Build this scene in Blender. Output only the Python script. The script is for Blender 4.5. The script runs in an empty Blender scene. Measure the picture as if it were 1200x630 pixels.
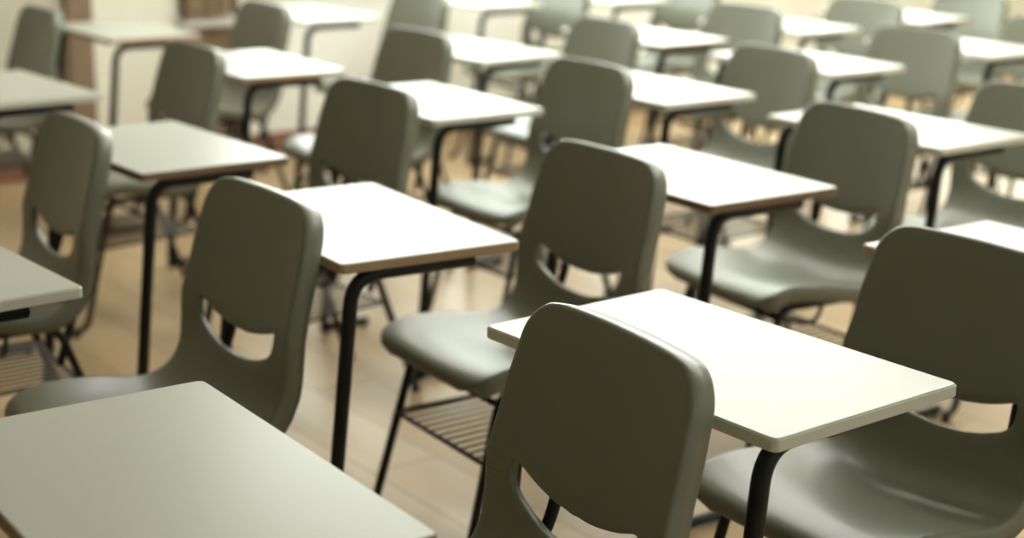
import bpy, bmesh, math, random
from mathutils import Vector, Matrix
random.seed(7)
sc = bpy.context.scene
COL = sc.collection
PI = math.pi

# ------------------------------------------------------------------ materials
def new_mat(name):
    m = bpy.data.materials.new(name); m.use_nodes = True
    nt = m.node_tree
    return m, nt, nt.nodes['Principled BSDF']

def N(nt, kind, **kw):
    n = nt.nodes.new(kind)
    for k, v in kw.items(): setattr(n, k, v)
    return n

def simple(name, col, rough=0.5, metal=0.0, spec=0.5, var=0.08, scale=6.0, bump=0.0, bscale=200.0, coat=0.0):
    """painted / plastic / wood surface: base colour with a little noise, noise in the gloss, fine bump"""
    m, nt, b = new_mat(name)
    tc = N(nt, 'ShaderNodeTexCoord')
    no = N(nt, 'ShaderNodeTexNoise'); no.inputs['Scale'].default_value = scale; no.inputs['Detail'].default_value = 4
    nt.links.new(tc.outputs['Object'], no.inputs['Vector'])
    mx = N(nt, 'ShaderNodeMix', data_type='RGBA')
    mx.inputs[6].default_value = (*[c*(1-var) for c in col], 1)
    mx.inputs[7].default_value = (*[min(1, c*(1+var)) for c in col], 1)
    nt.links.new(no.outputs['Fac'], mx.inputs[0])
    nt.links.new(mx.outputs[2], b.inputs['Base Color'])
    mr = N(nt, 'ShaderNodeMapRange')
    mr.inputs['To Min'].default_value = max(0.02, rough-0.06); mr.inputs['To Max'].default_value = rough+0.06
    nt.links.new(no.outputs['Fac'], mr.inputs['Value']); nt.links.new(mr.outputs['Result'], b.inputs['Roughness'])
    b.inputs['Metallic'].default_value = metal
    b.inputs['Specular IOR Level'].default_value = spec
    b.inputs['Coat Weight'].default_value = coat
    if bump:
        n2 = N(nt, 'ShaderNodeTexNoise'); n2.inputs['Scale'].default_value = bscale; n2.inputs['Detail'].default_value = 2
        nt.links.new(tc.outputs['Object'], n2.inputs['Vector'])
        bp = N(nt, 'ShaderNodeBump'); bp.inputs['Strength'].default_value = bump; bp.inputs['Distance'].default_value = 0.002
        nt.links.new(n2.outputs['Fac'], bp.inputs['Height']); nt.links.new(bp.outputs['Normal'], b.inputs['Normal'])
    return m

def shell_material():
    m, nt, b = new_mat('olive_grey_plastic')
    tc = N(nt, 'ShaderNodeTexCoord')
    no = N(nt, 'ShaderNodeTexNoise'); no.inputs['Scale'].default_value = 5; no.inputs['Detail'].default_value = 5
    nt.links.new(tc.outputs['Object'], no.inputs['Vector'])
    mx = N(nt, 'ShaderNodeMix', data_type='RGBA')
    mx.inputs[6].default_value = (0.130, 0.138, 0.098, 1); mx.inputs[7].default_value = (0.158, 0.167, 0.122, 1)
    nt.links.new(no.outputs['Fac'], mx.inputs[0]); nt.links.new(mx.outputs[2], b.inputs['Base Color'])
    mr = N(nt, 'ShaderNodeMapRange'); mr.inputs['To Min'].default_value = 0.52; mr.inputs['To Max'].default_value = 0.62
    nt.links.new(no.outputs['Fac'], mr.inputs['Value']); nt.links.new(mr.outputs['Result'], b.inputs['Roughness'])
    b.inputs['Coat Weight'].default_value = 0.6; b.inputs['Coat Roughness'].default_value = 0.27
    # moulded grip ribs on the two straps beside the slot
    sp = N(nt, 'ShaderNodeSeparateXYZ'); nt.links.new(tc.outputs['Object'], sp.inputs[0])
    def math_(op, a, b_=None):
        n = N(nt, 'ShaderNodeMath', operation=op)
        for i, v in enumerate((a, b_)):
            if v is None: continue
            if isinstance(v, (int, float)): n.inputs[i].default_value = v
            else: nt.links.new(v, n.inputs[i])
        return n.outputs[0]
    ax = math_('ABSOLUTE', sp.outputs['X'])
    mask = math_('MULTIPLY', math_('GREATER_THAN', ax, 0.172),
                 math_('MULTIPLY', math_('GREATER_THAN', sp.outputs['Z'], 0.548), math_('LESS_THAN', sp.outputs['Z'], 0.612)))
    wave = math_('POWER', math_('MULTIPLY', math_('ADD', math_('SINE', math_('MULTIPLY', sp.outputs['Z'], 2*PI/0.009)), 1.0), 0.5), 2.0)
    n2 = N(nt, 'ShaderNodeTexNoise'); n2.inputs['Scale'].default_value = 420
    nt.links.new(tc.outputs['Object'], n2.inputs['Vector'])
    h = math_('ADD', math_('MULTIPLY', mask, wave), math_('MULTIPLY', n2.outputs['Fac'], 0.10))
    bp = N(nt, 'ShaderNodeBump'); bp.inputs['Strength'].default_value = 0.5; bp.inputs['Distance'].default_value = 0.0015
    nt.links.new(h, bp.inputs['Height']); nt.links.new(bp.outputs['Normal'], b.inputs['Normal'])
    return m

def floor_material():
    m, nt, b = new_mat('polished_tan_floor')
    tc = N(nt, 'ShaderNodeTexCoord')
    mp = N(nt, 'ShaderNodeMapping'); mp.inputs['Scale'].default_value = (1.0, 5.0, 1.0)
    nt.links.new(tc.outputs['Object'], mp.inputs['Vector'])
    no = N(nt, 'ShaderNodeTexNoise'); no.inputs['Scale'].default_value = 1.6; no.inputs['Detail'].default_value = 6
    nt.links.new(mp.outputs['Vector'], no.inputs['Vector'])
    br = N(nt, 'ShaderNodeTexBrick'); br.offset = 0.5
    br.inputs['Scale'].default_value = 1.0; br.inputs['Brick Width'].default_value = 1.2; br.inputs['Row Height'].default_value = 0.19
    br.inputs['Mortar Size'].default_value = 0.003; br.inputs['Bias'].default_value = 0.0
    br.inputs['Color1'].default_value = (0.42, 0.295, 0.16, 1); br.inputs['Color2'].default_value = (0.50, 0.36, 0.205, 1)
    br.inputs['Mortar'].default_value = (0.30, 0.19, 0.10, 1)
    nt.links.new(tc.outputs['Object'], br.inputs['Vector'])
    mx = N(nt, 'ShaderNodeMix', data_type='RGBA', blend_type='MULTIPLY'); mx.inputs[0].default_value = 0.35
    cr = N(nt, 'ShaderNodeValToRGB'); cr.color_ramp.elements[0].color = (0.62, 0.58, 0.5, 1); cr.color_ramp.elements[1].color = (1.15, 1.12, 1.05, 1)
    nt.links.new(no.outputs['Fac'], cr.inputs['Fac'])
    nt.links.new(br.outputs['Color'], mx.inputs[6]); nt.links.new(cr.outputs['Color'], mx.inputs[7])
    nt.links.new(mx.outputs[2], b.inputs['Base Color'])
    mr = N(nt, 'ShaderNodeMapRange'); mr.inputs['To Min'].default_value = 0.20; mr.inputs['To Max'].default_value = 0.46
    nt.links.new(no.outputs['Fac'], mr.inputs['Value']); nt.links.new(mr.outputs['Result'], b.inputs['Roughness'])
    b.inputs['Specular IOR Level'].default_value = 0.35
    return m

def curtain_material():
    m, nt, b = new_mat('striped_beige_curtain_cloth')
    tc = N(nt, 'ShaderNodeTexCoord'); sp = N(nt, 'ShaderNodeSeparateXYZ'); nt.links.new(tc.outputs['Object'], sp.inputs[0])
    no = N(nt, 'ShaderNodeTexNoise', noise_dimensions='1D'); no.inputs['Scale'].default_value = 26; no.inputs['Detail'].default_value = 1
    nt.links.new(sp.outputs['Y'], no.inputs['W'])
    cr = N(nt, 'ShaderNodeValToRGB'); cr.color_ramp.elements[0].position = .40; cr.color_ramp.elements[1].position = .52
    cr.color_ramp.elements[0].color = (.22, .15, .08, 1); cr.color_ramp.elements[1].color = (.78, .70, .54, 1)
    nt.links.new(no.outputs['Fac'], cr.inputs['Fac']); nt.links.new(cr.outputs['Color'], b.inputs['Base Color'])
    b.inputs['Roughness'].default_value = .9
    return m

def glass_material():
    m = bpy.data.materials.new('window_glass'); m.use_nodes = True
    nt = m.node_tree; nt.nodes.remove(nt.nodes['Principled BSDF'])
    out = nt.nodes['Material Output']
    tr = N(nt, 'ShaderNodeBsdfTransparent'); tr.inputs['Color'].default_value = (0.96, 0.98, 0.95, 1)
    gl = N(nt, 'ShaderNodeBsdfGlossy'); gl.inputs['Roughness'].default_value = 0.03
    lw = N(nt, 'ShaderNodeLayerWeight'); lw.inputs['Blend'].default_value = .5
    fr = N(nt, 'ShaderNodeMath', operation='POWER'); nt.links.new(lw.outputs['Facing'], fr.inputs[0]); fr.inputs[1].default_value = 6
    mx = N(nt, 'ShaderNodeMixShader')
    nt.links.new(fr.outputs[0], mx.inputs[0]); nt.links.new(tr.outputs[0], mx.inputs[1]); nt.links.new(gl.outputs[0], mx.inputs[2])
    nt.links.new(mx.outputs[0], out.inputs['Surface'])
    return m

M = dict(
    shell=shell_material(),
    laminate=simple('pale_laminate', (0.535, 0.548, 0.482), rough=0.34, var=0.03, scale=3, spec=0.5),
    pvc=simple('grey_plastic_edging', (0.62, 0.62, 0.54), rough=0.45, var=0.04),
    tanedge=simple('bare_tan_board_edge', (0.42, 0.29, 0.175), rough=0.6, var=0.18, scale=60),
    brownedge=simple('bare_brown_board_edge', (0.20, 0.125, 0.07), rough=0.6, var=0.2, scale=60),
    frame=simple('black_painted_steel', (0.008, 0.010, 0.009), rough=0.45, var=0.2, spec=0.3),
    wire=simple('grey_steel_wire', (0.10, 0.085, 0.06), rough=0.4, metal=0.2),
    rubber=simple('black_rubber', (0.012, 0.012, 0.011), rough=0.7),
    wall=simple('beige_wall_paint', (0.62, 0.59, 0.48), rough=0.75, var=0.05, scale=1.5, bump=0.05),
    whitewall=simple('white_wall_paint', (0.86, 0.87, 0.80), rough=0.7, var=0.03, scale=1.5, bump=0.05),
    cream=simple('cream_panel_paint', (0.86, 0.84, 0.72), rough=0.6, var=0.03, scale=2),
    wood=simple('brown_wood_trim', (0.24, 0.17, 0.105), rough=0.5, var=0.2, scale=14),
    skirting=simple('reddish_brown_skirting', (0.23, 0.115, 0.07), rough=0.45, var=0.15, scale=10),
    ceiling=simple('white_ceiling_paint', (0.80, 0.80, 0.76), rough=0.9, var=0.03),
    alu=simple('white_window_frame_paint', (0.85, 0.85, 0.82), rough=0.45, var=0.03),
    curtain=curtain_material(),
    stone=simple('pale_grey_sill_stone', (0.62, 0.60, 0.54), rough=0.4, var=0.06),
    floor=floor_material(),
    glass=glass_material(),
)

# ------------------------------------------------------------------ helpers
def link(name, bm, mat, parent=None, smooth=True):
    me = bpy.data.meshes.new(name)
    bm.normal_update(); bm.to_mesh(me); bm.free()
    if smooth:
        for p in me.polygons: p.use_smooth = True
    me.materials.append(mat)
    o = bpy.data.objects.new(name, me); COL.objects.link(o)
    if parent is not None: o.parent = parent
    return o

def empty(name, loc=(0, 0, 0), rz=0.0):
    o = bpy.data.objects.new(name, None); COL.objects.link(o)
    o.empty_display_size = 0.1; o.location = loc; o.rotation_euler = (0, 0, rz)
    return o

def tag(o, label=None, cat=None, group=None, kind=None):
    if label: o['label'] = label
    if cat: o['category'] = cat
    if group: o['group'] = group
    if kind: o['kind'] = kind
    return o

def add_box(bm, c, s, bevel=0.0, seg=2):
    r = bmesh.ops.create_cube(bm, size=1.0)
    vs = r['verts']
    bmesh.ops.scale(bm, vec=s, verts=vs); bmesh.ops.translate(bm, vec=c, verts=vs)
    if bevel:
        es = list({e for v in vs for e in v.link_edges})
        bmesh.ops.bevel(bm, geom=es, offset=bevel, segments=seg, affect='EDGES', profile=0.5)

def box(name, lo, hi, mat, parent=None, bevel=0.0, kind=None):
    bm = bmesh.new()
    c = [(a+b)/2 for a, b in zip(lo, hi)]; s = [abs(b-a) for a, b in zip(lo, hi)]
    add_box(bm, c, s, bevel)
    o = link(name, bm, mat, parent, smooth=False)
    if kind: o['kind'] = kind
    return o

def fillet(pts, r, n=6):
    """polyline with its inner corners rounded"""
    pts = [Vector(p) for p in pts]; out = [pts[0]]
    for a, b, c in zip(pts, pts[1:], pts[2:]):
        d1 = (a-b); d2 = (c-b); k = min(r, d1.length*0.49, d2.length*0.49)
        p = b+d1.normalized()*k; q = b+d2.normalized()*k
        for i in range(n+1):
            t = i/n
            out.append(p*(1-t)**2 + b*2*t*(1-t) + q*t*t)
    out.append(pts[-1])
    return out

def add_tube(bm, pts, r, seg=12, cap=True):
    pts = [Vector(p) for p in pts]
    rings = []; up = None
    for i, p in enumerate(pts):
        t = (pts[min(i+1, len(pts)-1)]-pts[max(i-1, 0)]).normalized()
        if up is None:
            up = Vector((0, 0, 1)) if abs(t.z) < 0.9 else Vector((1, 0, 0))
        x = up.cross(t).normalized(); up = t.cross(x).normalized()
        rings.append([bm.verts.new(p+(x*math.cos(2*PI*k/seg)+up*math.sin(2*PI*k/seg))*r) for k in range(seg)])
    for a, b in zip(rings, rings[1:]):
        for k in range(seg):
            bm.faces.new((a[k], a[(k+1) % seg], b[(k+1) % seg], b[k]))
    if cap:
        bm.faces.new(rings[0][::-1]); bm.faces.new(rings[-1])

def tube(name, pts, r, mat, parent, seg=12):
    bm = bmesh.new(); add_tube(bm, pts, r, seg)
    bmesh.ops.recalc_face_normals(bm, faces=bm.faces)
    return link(name, bm, mat, parent)

def copy_tree(o, parent=None):
    c = o.copy(); COL.objects.link(c)
    if parent is not None: c.parent = parent
    for ch in o.children: copy_tree(ch, c)
    return c

def lerp_table(tab, x):
    if x <= tab[0][0]: return tab[0][1]
    for (a, va), (b, vb) in zip(tab, tab[1:]):
        if x <= b:
            t = (x-a)/(b-a); t = t*t*(3-2*t)
            return va+(vb-va)*t
    return tab[-1][1]

# ------------------------------------------------------------------ chair
# local frame: x across, +y towards the back, z up; the top of the backrest is at y=0.21, z=0.828
def catmull(P, u):
    n = len(P)-1; i = min(int(u*n), n-1); t = u*n-i
    p0, p1, p2, p3 = P[max(i-1, 0)], P[i], P[i+1], P[min(i+2, n)]
    return 0.5*((2*p1)+(p2-p0)*t+(2*p0-5*p1+4*p2-p3)*t*t+(3*p1-p0-3*p2+p3)*t**3)

PROFILE = [Vector(p) for p in ((-.236, .412), (-.232, .428), (-.212, .440), (-.165, .446), (-.10, .443), (-.03, .435), (.03, .431),
                               (.072, .437), (.103, .456), (.122, .486), (.136, .525), (.149, .58), (.165, .64), (.182, .705), (.199, .77), (.213, .828))]
def _arc():
    S = [catmull(PROFILE, i/600) for i in range(601)]
    L = [0.0]
    for a, b in zip(S, S[1:]): L.append(L[-1]+(b-a).length)
    return S, L
_S, _L = _arc(); TOTAL = _L[-1]
def prof(s):
    import bisect
    i = max(1, min(bisect.bisect_left(_L, s), 600))
    t = (s-_L[i-1])/max(1e-9, _L[i]-_L[i-1])
    return _S[i-1].lerp(_S[i], t)
def s_of_z(z):
    for i in range(350, 601):
        if _S[i].y >= z and _S[i].x > 0.09: return _L[i]
    return TOTAL

HALF = [(0.0, .188), (0.06, .204), (0.20, .212), (0.34, .209), (0.40, .206), (0.45, .209), (0.51, .211), (0.60, .204), (0.76, .191)]
def half_width(s):
    w = lerp_table(HALF, s)
    r = 0.055; d = TOTAL-s
    if d < r: w -= r-math.sqrt(max(0, r*r-(r-d)**2))
    r = 0.050
    if s < r: w -= r-math.sqrt(max(0, r*r-(r-s)**2))
    return w
def dish(s, x):
    """offset along the surface normal: scooped seat, concave backrest"""
    t = min(1.0, abs(x)/.205)
    q = min(1, s/0.10); seat = 0.018*q*max(0, 1-max(0, (s-0.22))/0.16)
    back = 0.016*min(1, max(0, (s-0.42)/0.10))
    bell = math.exp(-((s-0.26)/0.11)**2)*0.006*(1-t*t)
    return (seat+back)*abs(t)**2.4 - bell

TS = 0.75                                        # the slot reaches this far towards the edges
def slot(t):
    k = min(1.0, abs(t)/TS)
    pinch = (1-k**14)**0.33 if k < 1 else 0.0
    lo = .559-.035*(1-k**2.2); hi = .613-.036*(1-k**2.4)
    mid = (lo+hi)/2
    return mid+(lo-mid)*pinch, mid+(hi-mid)*pinch

def shell_mesh():
    bm = bmesh.new(); NL = bm.verts.layers.float_vector.new('front')
    half_t = [0, .08, .16, .24, .32, .40, .48, .55, .61, .65, .69, .72, .737, .746, TS, .765, .79, .83, .88, .93, .97, 1.0]
    ts = [-t for t in half_t[:0:-1]]+half_t
    n0, n1, n2 = 32, 3, 26
    rows = []
    for i in range(n0+n1+n2+1):
        row = []
        for t in ts:
            lo, hi = slot(t); sl, sh = s_of_z(lo), s_of_z(hi)
            if i <= n0:
                u = i/n0; u = u+0.09*math.sin(2*PI*u)*-0.6*(1-u)
                s = sl*u
            elif i <= n0+n1: s = sl+(sh-sl)*(i-n0)/n1
            else:
                u = (i-n0-n1)/n2; u = 1-(1-u)**1.6
                s = sh+(TOTAL-sh)*u
            p = prof(s); a, b = prof(max(0, s-.004)), prof(min(TOTAL, s+.004))
            tg = (b-a).normalized(); nrm = Vector((-tg.y, tg.x))
            x = t*half_width(s); d = dish(s, x)
            arch = 0.0
            if s > TOTAL-0.2: arch = -0.008*(x/.213)**2*(s-TOTAL+0.2)/0.2
            q = p+nrm*d+tg*arch
            v = bm.verts.new((x, q.x, q.y)); v[NL] = (0, nrm.x, nrm.y); row.append(v)
        rows.append(row)
    for i in range(len(rows)-1):
        for j in range(len(ts)-1):
            if n0 <= i < n0+n1 and ts[j] >= -TS-1e-6 and ts[j+1] <= TS+1e-6: continue
            bm.faces.new((rows[i][j], rows[i][j+1], rows[i+1][j+1], rows[i+1][j]))
    bmesh.ops.remove_doubles(bm, verts=bm.verts, dist=0.0004)
    bm.normal_update()
    # rolled flange round the outer outline and a shallow one round the slot
    bound = [e for e in bm.edges if e.is_boundary]
    loops = []; todo = set(bound)
    while todo:
        e = todo.pop(); lp = [e.verts[0], e.verts[1]]
        while True:
            nx = [k for k in lp[-1].link_edges if k in todo]
            if not nx: break
            todo.discard(nx[0]); lp.append(nx[0].other_vert(lp[-1]))
            if lp[-1] is lp[0]: break
        if lp[-1] is lp[0]: lp.pop()
        loops.append(lp)
    loops.sort(key=len, reverse=True)
    for li, lp in enumerate(loops):
        n = len(lp)
        base = [(v.co.copy(), Vector(v[NL]).normalized()) for v in lp]
        outs = []
        for k in range(n):
            tg = (base[(k+1) % n][0]-base[k-1][0]).normalized()
            outs.append(base[k][1].cross(tg).normalized())
        # orient outwards: away from the neighbouring inner vertices
        for k, v in enumerate(lp):
            inner = [e.other_vert(v) for e in v.link_edges if not e.is_boundary]
            if inner and outs[k].dot(v.co-inner[0].co) < 0: outs[k] = -outs[k]
        for _ in range(4): outs = [(outs[k-1]+outs[k]*2+outs[(k+1) % n]).normalized() for k in range(n)]
        big = len(lp) == len(loops[0])
        steps = ((.0035, .0015), (.006, .006), (.0065, .018), (.0045, .040)) if big else ((.0015, .001), (.0025, .004), (.0022, .016))
        prev = lp
        for a, d in steps:
            ring = [bm.verts.new(base[k][0]+outs[k]*a-base[k][1]*d) for k in range(n)]
            for k in range(n):
                try: bm.faces.new((prev[k], prev[(k+1) % n], ring[(k+1) % n], ring[k]))
                except ValueError: pass
            prev = ring
    bmesh.ops.recalc_face_normals(bm, faces=bm.faces)
    # normals must face the sitter (up on the seat)
    bm.normal_update()
    f = min(bm.faces, key=lambda q: (q.calc_center_median()-Vector((0, 0, .43))).length)
    if f.normal.z < 0: bmesh.ops.reverse_faces(bm, faces=bm.faces)
    return bm

def make_chair():
    root = empty('school_chair')
    sh = link('seat_shell', shell_mesh(), M['shell'], root)
    so = sh.modifiers.new('thickness', 'SOLIDIFY'); so.thickness = 0.0045; so.offset = -1
    r = 0.0098
    for s in (-1, 1):
        x = s*0.165
        pts = fillet([(s*.196, -.292, .012), (s*.192, -.250, .030), (s*.170, -.155, .398), (s*.165, .095, .398), (s*.165, .236, .012)], 0.045, 7)
        fr = tube('side_frame', pts, r, M['frame'], root)
        for fx, fy in ((s*.196, -.289), (s*.165, .238)):
            bm = bmesh.new(); add_tube(bm, [(fx, fy, 0.0), (fx, fy, .006), (fx, fy+(.002 if fy < 0 else -.002), .028)], .0125, 12)
            bmesh.ops.recalc_face_normals(bm, faces=bm.faces)
            link('foot_cap', bm, M['rubber'], fr)
        tube('back_upright', fillet([(s*.150, .100, .300), (s*.140, .135, .40), (s*.118, .190, .50), (s*.112, .222, .66)], .05, 6), .0095, M['frame'], root)
    tube('front_rail', [(-.172, -.163, .376), (.172, -.163, .376)], .0065, M['frame'], root)
    tube('seat_bow', fillet([(-.168, -.02, .392), (-.150, -.02, .345), (-.08, -.02, .322), (.08, -.02, .322), (.150, -.02, .345), (.168, -.02, .392)], .05, 6), .0055, M['frame'], root)
    rk = tube('book_rack', [(-.182, -.197, .258), (.182, -.197, .258)], .005, M['frame'], root, 8)
    tube('rack_rail', [(-.160, .135, .268), (.160, .135, .268)], .005, M['frame'], rk, 8)
    for s in (-1, 1): tube('rack_rail', [(s*.180, -.197, .259), (s*.158, .135, .268)], .005, M['frame'], rk, 8)
    for k in range(11):
        x = -.15+.03*k
        tube('rack_wire', [(x, -.198, .262), (x*.92, .135, .272)], .0028, M['wire'], rk, 6)
    return root

# ------------------------------------------------------------------ desk
DW, DD, DH, DT = 0.60, 0.374, 0.74, 0.019
def rounded_slab(w, d, z0, z1, r, bev):
    bm = bmesh.new(); n = 6; pts = []
    for cx, cy, a0 in ((w/2-r, d/2-r, 0), (-w/2+r, d/2-r, 90), (-w/2+r, -d/2+r, 180), (w/2-r, -d/2+r, 270)):
        for k in range(n+1):
            a = math.radians(a0+90*k/n); pts.append((cx+r*math.cos(a), cy+r*math.sin(a)))
    rings = []
    for z, ins in ((z0, bev), (z0+bev, 0), (z1-bev, 0), (z1, bev)):
        rings.append([bm.verts.new((x*(1-2*ins/w), y*(1-2*ins/d), z)) for x, y in pts])
    m = len(pts)
    for a, b in zip(rings, rings[1:]):
        for k in range(m): bm.faces.new((a[k], a[(k+1) % m], b[(k+1) % m], b[k]))
    bm.faces.new(rings[0][::-1]); bm.faces.new(rings[-1])
    return bm

def make_desk(edge, inset=.268):
    root = empty('school_desk')
    link('tabletop', rounded_slab(DW-.003, DD-.003, DH-.004, DH, .010, .0012), M['laminate'], root, smooth=False)
    link('board_edge', rounded_slab(DW, DD, DH-DT, DH-.0012, .011, .0016), M[edge], root, smooth=False)
    for s in (-1, 1):
        x = s*inset
        pts = fillet([(x, .100, DH-DT-.013), (x, -.148, DH-DT-.013), (x, -.213, .030)], .055, 8)
        fr = tube('side_frame', pts, .0135, M['frame'], root, 14)
        tube('foot_bar', [(x, -.222, .016), (x, -.060, .016)], .0125, M['frame'], fr, 12)
        for fy in (-.208, -.075):
            bm = bmesh.new(); add_tube(bm, [(x, fy, 0.0), (x, fy, .018)], .011, 12)
            bmesh.ops.recalc_face_normals(bm, faces=bm.faces)
            link('foot_cap', bm, M['rubber'], fr)
    bm = bmesh.new(); add_box(bm, (0, -.03, DH-DT-.013), (.53, .022, .020), .003)
    link('cross_rail', bm, M['frame'], root, smooth=False)
    return root

# ------------------------------------------------------------------ places of the furniture
# key (column, row): x, y, turn
DESKS = {
 (0,1):(-1.591,.724,-.038,'brownedge'), (-1,1):(-2.707,.776,.040,'pvc'),
 (0,2):(-1.575,1.583,.018,'pvc'), (-1,2):(-2.585,1.609,-.087,'tanedge'), (-2,2):(-3.512,1.624,.011,'brownedge'), (-3,2):(-4.620,1.641,.033,'pvc'),
 (0,3):(-1.594,2.472,-.018,'tanedge'), (-1,3):(-2.583,2.482,-.041,'brownedge'), (-2,3):(-3.765,2.594,-.028,'pvc'), (-3,3):(-4.717,2.536,-.052,'tanedge'), (-4,3):(-5.820,2.566,-.014,'tanedge'),
 (-1,4):(-2.749,3.422,0,'pvc'), (-2,4):(-3.644,3.315,-.006,'pvc'), (-3,4):(-4.679,3.400,.038,'pvc'), (-4,4):(-6.05,3.51,0,'pvc'),
 (-2,5):(-3.834,4.245,-.021,'pvc'), (-3,5):(-4.701,4.259,.001,'brownedge'), (-4,5):(-6.20,4.52,0,'pvc'),
 (-2,6):(-3.860,5.128,-.005,'pvc'), (-3,6):(-4.734,5.064,-.001,'pvc'), (-4,6):(-6.08,5.22,0,'pvc'),
 (-3,7):(-4.751,5.831,.024,'brownedge'),
}
# middle of the top edge of the backrest
CHAIRS = {
 (0,1):(-1.525,1.340,-.11), (-1,1):(-2.556,1.373,-.02), (-2,1):(-3.457,1.383,-.08),
 (0,2):(-1.558,2.164,-.03), (-1,2):(-2.525,2.177,-.07), (-2,2):(-3.593,2.273,.02), (-3,2):(-4.585,2.240,-.03), (-4,2):(-5.882,2.247,-.05),
 (-1,3):(-2.610,3.093,-.12), (-2,3):(-3.64,3.075,-.05), (-3,3):(-4.591,3.095,0), (-4,3):(-5.695,3.102,-.02),
 (-1,4):(-2.604,3.830,-.05), (-2,4):(-3.605,3.833,-.08), (-3,4):(-4.565,3.929,-.05), (-4,4):(-5.814,3.937,0),
 (-2,5):(-3.775,4.769,0), (-3,5):(-4.714,4.828,.05), (-4,5):(-5.916,4.817,0),
 (-2,6):(-3.742,5.549,0), (-3,6):(-4.668,5.535,.05), (-4,6):(-5.794,5.540,0),
 (-3,7):(-4.648,6.253,0),
}
DLAB = {
 (0,1): 'grey-topped desk with dark brown edge, closest to the camera, cropped at the frame corner',
 (-1,1): 'grey-edged pale desk cropped by the left frame edge, behind the closest desk',
 (0,2): 'sharply focused white desk with grey edging, directly behind the closest chair',
 (-1,2): 'white desk with tan board edge, standing left of the sharply focused white desk',
 (-2,2): 'pale desk with brown board edge and clipped corner, third from right in second desk row',
 (-3,2): 'dim grey-topped desk at the left frame edge, in the second desk row',
 (0,3): 'white desk with tan edge cropped by the right frame edge, half behind a dark backrest',
 (-1,3): 'white desk with dark brown board edge, directly behind the sharply focused white desk and chair',
 (-2,3): 'white desk with pale edge, third from right in third desk row, before a dark chair',
 (-3,3): 'white desk with thin tan edge, fourth from right in the third desk row',
 (-4,3): 'small blurred white desk in front of the cream panel and brown post',
 (-1,4): 'white desk with pale edge cropped at the right frame edge, fourth desk row',
 (-2,4): 'blurred white desk second from right in the fourth desk row',
 (-3,4): 'blurred white desk third from right in the fourth desk row',
 (-4,4): 'blurred white desk beside the white wall just right of the curtain',
 (-2,5): 'blurred white desk with pale edge, rightmost of the fifth desk row',
 (-3,5): 'blurred white desk with dark brown edge, middle of the fifth desk row',
 (-4,5): 'blurred white desk by the wall at the top frame edge, fifth desk row',
 (-2,6): 'blurred white desk cropped at the top right frame edge, sixth desk row',
 (-3,6): 'blurred white desk second from right in the sixth desk row',
 (-4,6): 'blurred white desk by the wall at the top frame edge, sixth desk row',
 (-3,7): 'farthest blurred white desk with brown edge, near the top right corner',
}
CLAB = {
 (0,1): 'olive grey plastic chair closest to the camera, large backrest hiding part of the white desk',
 (-1,1): 'olive grey chair behind the closest desk, slot in its back fully visible',
 (-2,1): 'olive grey chair near the left frame edge with shaded back and narrow slot',
 (0,2): 'dark olive chair cropped at right, seat tucked under the sharply focused white desk',
 (-1,2): 'olive grey chair with light seat, standing behind the tan-edged white desk',
 (-2,2): 'olive grey chair behind the brown-edged desk with the clipped corner',
 (-3,2): 'olive grey chair behind the dim grey desk, in front of the cream panel',
 (-4,2): 'grey chair by the beige wall in the upper left corner, next to the brown post',
 (-1,3): 'olive grey chair with glossy seat tucked behind the dark-brown-edged white desk',
 (-2,3): 'dark olive chair third row, second from right, bright spot beside its slot',
 (-3,3): 'dark olive chair third row, third from right, backrest above a pale desk',
 (-4,3): 'dark olive chair by the curtain, third row, last before the wall',
 (-1,4): 'grey chair cropped by the right frame edge, fourth chair row',
 (-2,4): 'grey chair with open slot, fourth row, second from right',
 (-3,4): 'light grey blurred chair fourth row, third from right',
 (-4,4): 'pale grey blurred chair fourth row, nearest the white wall',
 (-2,5): 'large light grey blurred chair, rightmost of the fifth chair row',
 (-3,5): 'light grey blurred chair, middle of the fifth chair row',
 (-4,5): 'pale blurred chair nearest the white wall in the fifth chair row',
 (-2,6): 'grey blurred chair cropped by the right frame edge, sixth chair row',
 (-3,6): 'grey blurred chair, middle of the sixth chair row at the top frame edge',
 (-4,6): 'pale blurred chair nearest the white wall in the sixth chair row',
 (-3,7): 'farthest pale grey chair, near the top right corner',
}
protos = {}
for k, (x, y, a, e) in DESKS.items():
    if k == (0, 2): o = make_desk(e, .248)
    elif e not in protos: o = protos[e] = make_desk(e)
    else: o = copy_tree(protos[e])
    o.location = (x, y, 0); o.rotation_euler = (0, 0, a)
    tag(o, DLAB[k], 'desk', 'school desks in rows')
proto = None
for k, (x, y, a) in CHAIRS.items():
    if proto is None: o = proto = make_chair()
    else: o = copy_tree(proto)
    o.location = (x+.2*math.sin(a), y-.2*math.cos(a), 0); o.rotation_euler = (0, 0, a)
    tag(o, CLAB[k], 'chair', 'school chairs behind the desks')

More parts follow.
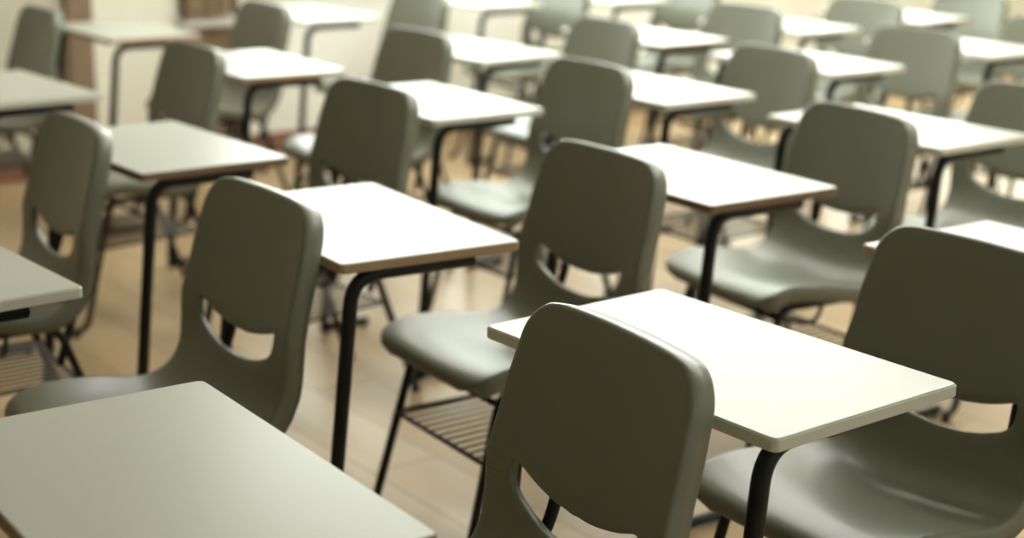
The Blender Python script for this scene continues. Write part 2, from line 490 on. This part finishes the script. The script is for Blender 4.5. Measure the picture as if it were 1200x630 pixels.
# ------------------------------------------------------------------ room
XW, XE, YS, YN, H = -6.70, 2.60, -4.0, 11.5, 3.0
TH = .18
fl = box('floor', (XW-TH, YS-TH, -.12), (XE+TH, YN+TH, 0), M['floor'], kind='structure')
box('ceiling', (XW-TH, YS-TH, H), (XE+TH, YN+TH, H+.15), M['ceiling'], kind='structure')
box('wall_front', (XW-TH, YS-TH, 0), (XE+TH, YS, H), M['wall'], kind='structure')
box('wall_back', (XW-TH, YN, 0), (XE+TH, YN+TH, H), M['wall'], kind='structure')
def wall_with_windows(name, x0, x1, spans, zhi):
    """one wall mesh with openings between y spans"""
    # spans: (y from, y to, sill height)
    bm = bmesh.new(); y = YS; xc = (x0+x1)/2; w = x1-x0
    def b(ya, yb, za, zb): add_box(bm, (xc, (ya+yb)/2, (za+zb)/2), (w, yb-ya, zb-za))
    for a, c, zlo in spans:
        b(y, a, 0, H); b(a, c, 0, zlo); b(a, c, zhi, H); y = c
    b(y, YN, 0, H)
    return tag(link(name, bm, M['whitewall'], smooth=False), kind='structure')
WZ0, WZ1 = 0.88, 2.65
LW = [(3.52, 5.35, WZ0), (5.43, 7.35, WZ0), (7.43, 9.35, WZ0), (9.43, 11.3, WZ0)]
RW = [(1.5, 3.4, .95), (3.6, 5.5, .95), (5.7, 7.6, .95)]
wall_with_windows('wall_left', XW-TH, XW, LW, WZ1)
wall_with_windows('wall_right', XE, XE+TH, RW, WZ1)
def window(i, xc, a, c, zlo, zhi, inside):
    root = empty('window_%d' % i, (xc, (a+c)/2, zlo)); root['kind'] = 'structure'
    bm = bmesh.new(); w = c-a; h = zhi-zlo; t = .035
    for y, z, sy, sz in ((-w/2+t/2, h/2, t, h), (w/2-t/2, h/2, t, h), (0, t/2, w, t), (0, h-t/2, w, t), (0, h*.62, w, t*.8)):
        add_box(bm, (0, y, z), (.05, sy, sz), .004)
    tag(link('window_frame', bm, M['alu'], root, smooth=False), kind='structure')
    bm = bmesh.new(); add_box(bm, (0, 0, h/2), (.006, w-.03, h-.03))
    tag(link('glass_pane', bm, M['glass'], root, smooth=False), kind='structure')
    bm = bmesh.new(); add_box(bm, (inside*.10, 0, -.0), (.16, w, .025), .004)
    tag(link('window_sill', bm, M['stone'], root, smooth=False), kind='structure')
i = 1
for a, c, z in LW: window(i, XW-.10, a, c, z, WZ1, 1); i += 1
for a, c, z in RW: window(i, XE+.10, a, c, z, WZ1, -1); i += 1
box('baseboard_left', (XW, YS, 0), (XW+.016, YN, .10), M['skirting'], bevel=.003, kind='structure')
box('baseboard_back', (XW+.016, YN-.016, 0), (XE, YN, .10), M['skirting'], bevel=.003, kind='structure')
# brown post, cream panel and curtained bay at the left end of the wall
box('wall_panel_beige', (XW, YS, .10), (XW+.012, 2.67, 1.5), M['wall'], kind='structure')
box('trim_1', (XW, 2.67, .10), (XW+.05, 2.79, 1.5), M['wood'], bevel=.004, kind='structure')
box('wall_panel', (XW, 2.79, .10), (XW+.03, 3.20, 1.5), M['cream'], bevel=.004, kind='structure')
box('trim_2', (XW, 3.20, .10), (XW+.035, 3.49, .63), M['wood'], bevel=.004, kind='structure')
box('trim_3', (XW, 3.19, .63), (XW+.09, 3.49, .655), M['stone'], bevel=.004, kind='structure')
def curtain_mesh():
    bm = bmesh.new(); n = 90; cols = []
    for k in range(n+1):
        y = 3.21+.28*k/n
        x = XW+.055+.022*math.sin(k*2*PI/14)+.007*math.sin(k*.83)
        cols.append([bm.verts.new((x+.004*math.sin(z*9+k*.3), y, z)) for z in (.672, .85, 1.0, 1.15, 1.3, 1.45)])
    for a, b in zip(cols, cols[1:]):
        for q in range(5): bm.faces.new((a[q], b[q], b[q+1], a[q+1]))
    return bm
cu = empty('curtain', (0, 0, 0))
tag(cu, 'beige curtain hanging in folds above the brown panel by the window', 'curtain')
co = link('curtain_cloth', curtain_mesh(), M['curtain'], cu)
so = co.modifiers.new('thickness', 'SOLIDIFY'); so.thickness = .003
tube('curtain_rod', [(XW+.055, 3.18, 1.46), (XW+.055, 3.51, 1.46)], .012, M['alu'], cu)

# ceiling lamps over the back half of the room, above the picture
em = simple('lamp_diffuser', (.9, .9, .88), rough=.5)
eb = em.node_tree.nodes['Principled BSDF']; eb.inputs['Emission Color'].default_value = (1, 1, .95, 1); eb.inputs['Emission Strength'].default_value = 72
def make_lamp():
    root = empty('ceiling_lamp')
    bm = bmesh.new(); add_box(bm, (0, 0, .055), (1.26, .16, .05), .01); link('housing', bm, M['alu'], root, smooth=False)
    bm = bmesh.new(); add_box(bm, (0, 0, .018), (1.20, .12, .028), .006); link('diffuser', bm, em, root, smooth=False)
    for s in (-1, 1): tube('hanger', [(s*.5, 0, .075), (s*.5, 0, .30)], .006, M['alu'], root, 8)
    return root
lp = None
for nx, x in enumerate((-5.5, -3.8, -2.1)):
    for ny, y in enumerate((3.12, 3.95, 4.85, 5.75, 6.65)):  # second and fourth rows are added to brighten the far chairs
        o = lp = make_lamp() if lp is None else copy_tree(lp)
        o.location = (x, y, H-.30)
        tag(o, 'white ceiling lamp over the %s of the room, %s' % (('window side', 'middle', 'inner side')[nx], ('first lamp row', 'added second lamp row', 'third lamp row', 'added fourth lamp row', 'last lamp row')[ny]), 'lamp', 'ceiling lamps')
# ------------------------------------------------------------------ light
w = bpy.data.worlds.new('sky'); sc.world = w; w.use_nodes = True
nt = w.node_tree; bg = nt.nodes['Background']
tc = N(nt, 'ShaderNodeTexCoord'); sp = N(nt, 'ShaderNodeSeparateXYZ'); nt.links.new(tc.outputs['Generated'], sp.inputs[0])
mr = N(nt, 'ShaderNodeMapRange'); mr.inputs['From Min'].default_value = -.4; mr.inputs['From Max'].default_value = .4
nt.links.new(sp.outputs['X'], mr.inputs['Value'])
mx = N(nt, 'ShaderNodeMix', data_type='RGBA')
mx.inputs[6].default_value = (21, 22.3, 21.2, 1)
mx.inputs[7].default_value = (3.6, 4.1, 4.5, 1)
nt.links.new(mr.outputs[0], mx.inputs[0]); nt.links.new(mx.outputs[2], bg.inputs['Color'])
bg.inputs['Strength'].default_value = 1.0
def portal(x, a, c, z0, z1, ry):
    l = bpy.data.lights.new('window_portal', 'AREA'); l.shape = 'RECTANGLE'; l.size = z1-z0; l.size_y = c-a
    l.cycles.is_portal = True
    o = bpy.data.objects.new('window_portal', l); COL.objects.link(o)
    o.location = (x, (a+c)/2, (z0+z1)/2); o.rotation_euler = (0, ry, 0)
for a, c, z in LW: portal(XW-TH+.01, a, c, z, WZ1, -PI/2)
for a, c, z in RW: portal(XE+TH-.01, a, c, z, WZ1, PI/2)

# ------------------------------------------------------------------ camera
F, HC, YAW, PITCH, ROLL = 1859.765, .71039+.74, -.914255, .259995, .018326
cam = bpy.data.cameras.new('camera'); co = bpy.data.objects.new('camera', cam); COL.objects.link(co)
f = Vector((math.sin(YAW)*math.cos(PITCH), math.cos(YAW)*math.cos(PITCH), -math.sin(PITCH)))
r = Vector((math.cos(YAW), -math.sin(YAW), 0)); u = r.cross(f)
r2 = r*math.cos(ROLL)+u*math.sin(ROLL); u2 = u*math.cos(ROLL)-r*math.sin(ROLL)
m = Matrix((r2, u2, -f)).transposed().to_4x4(); m.translation = Vector((0, 0, HC))
co.matrix_world = m
cam.sensor_width = 36; cam.lens = F*36/1200
cam.dof.use_dof = True; cam.dof.focus_distance = 2.2; cam.dof.aperture_fstop = 2.4; cam.dof.aperture_blades = 0
cam.clip_start = .05
sc.camera = co
# ------------------------------------------------------------------ view
vs = sc.view_settings
sc.display_settings.display_device = 'sRGB'
vs.view_transform = 'Standard'; vs.look = 'None'; vs.gamma = 1; vs.use_curve_mapping = False
vs.exposure = -1.35
sc.cycles.use_denoising = True
sc.cycles.max_bounces = 10; sc.cycles.diffuse_bounces = 6; sc.cycles.transparent_max_bounces = 12
sc.cycles.sample_clamp_indirect = 8
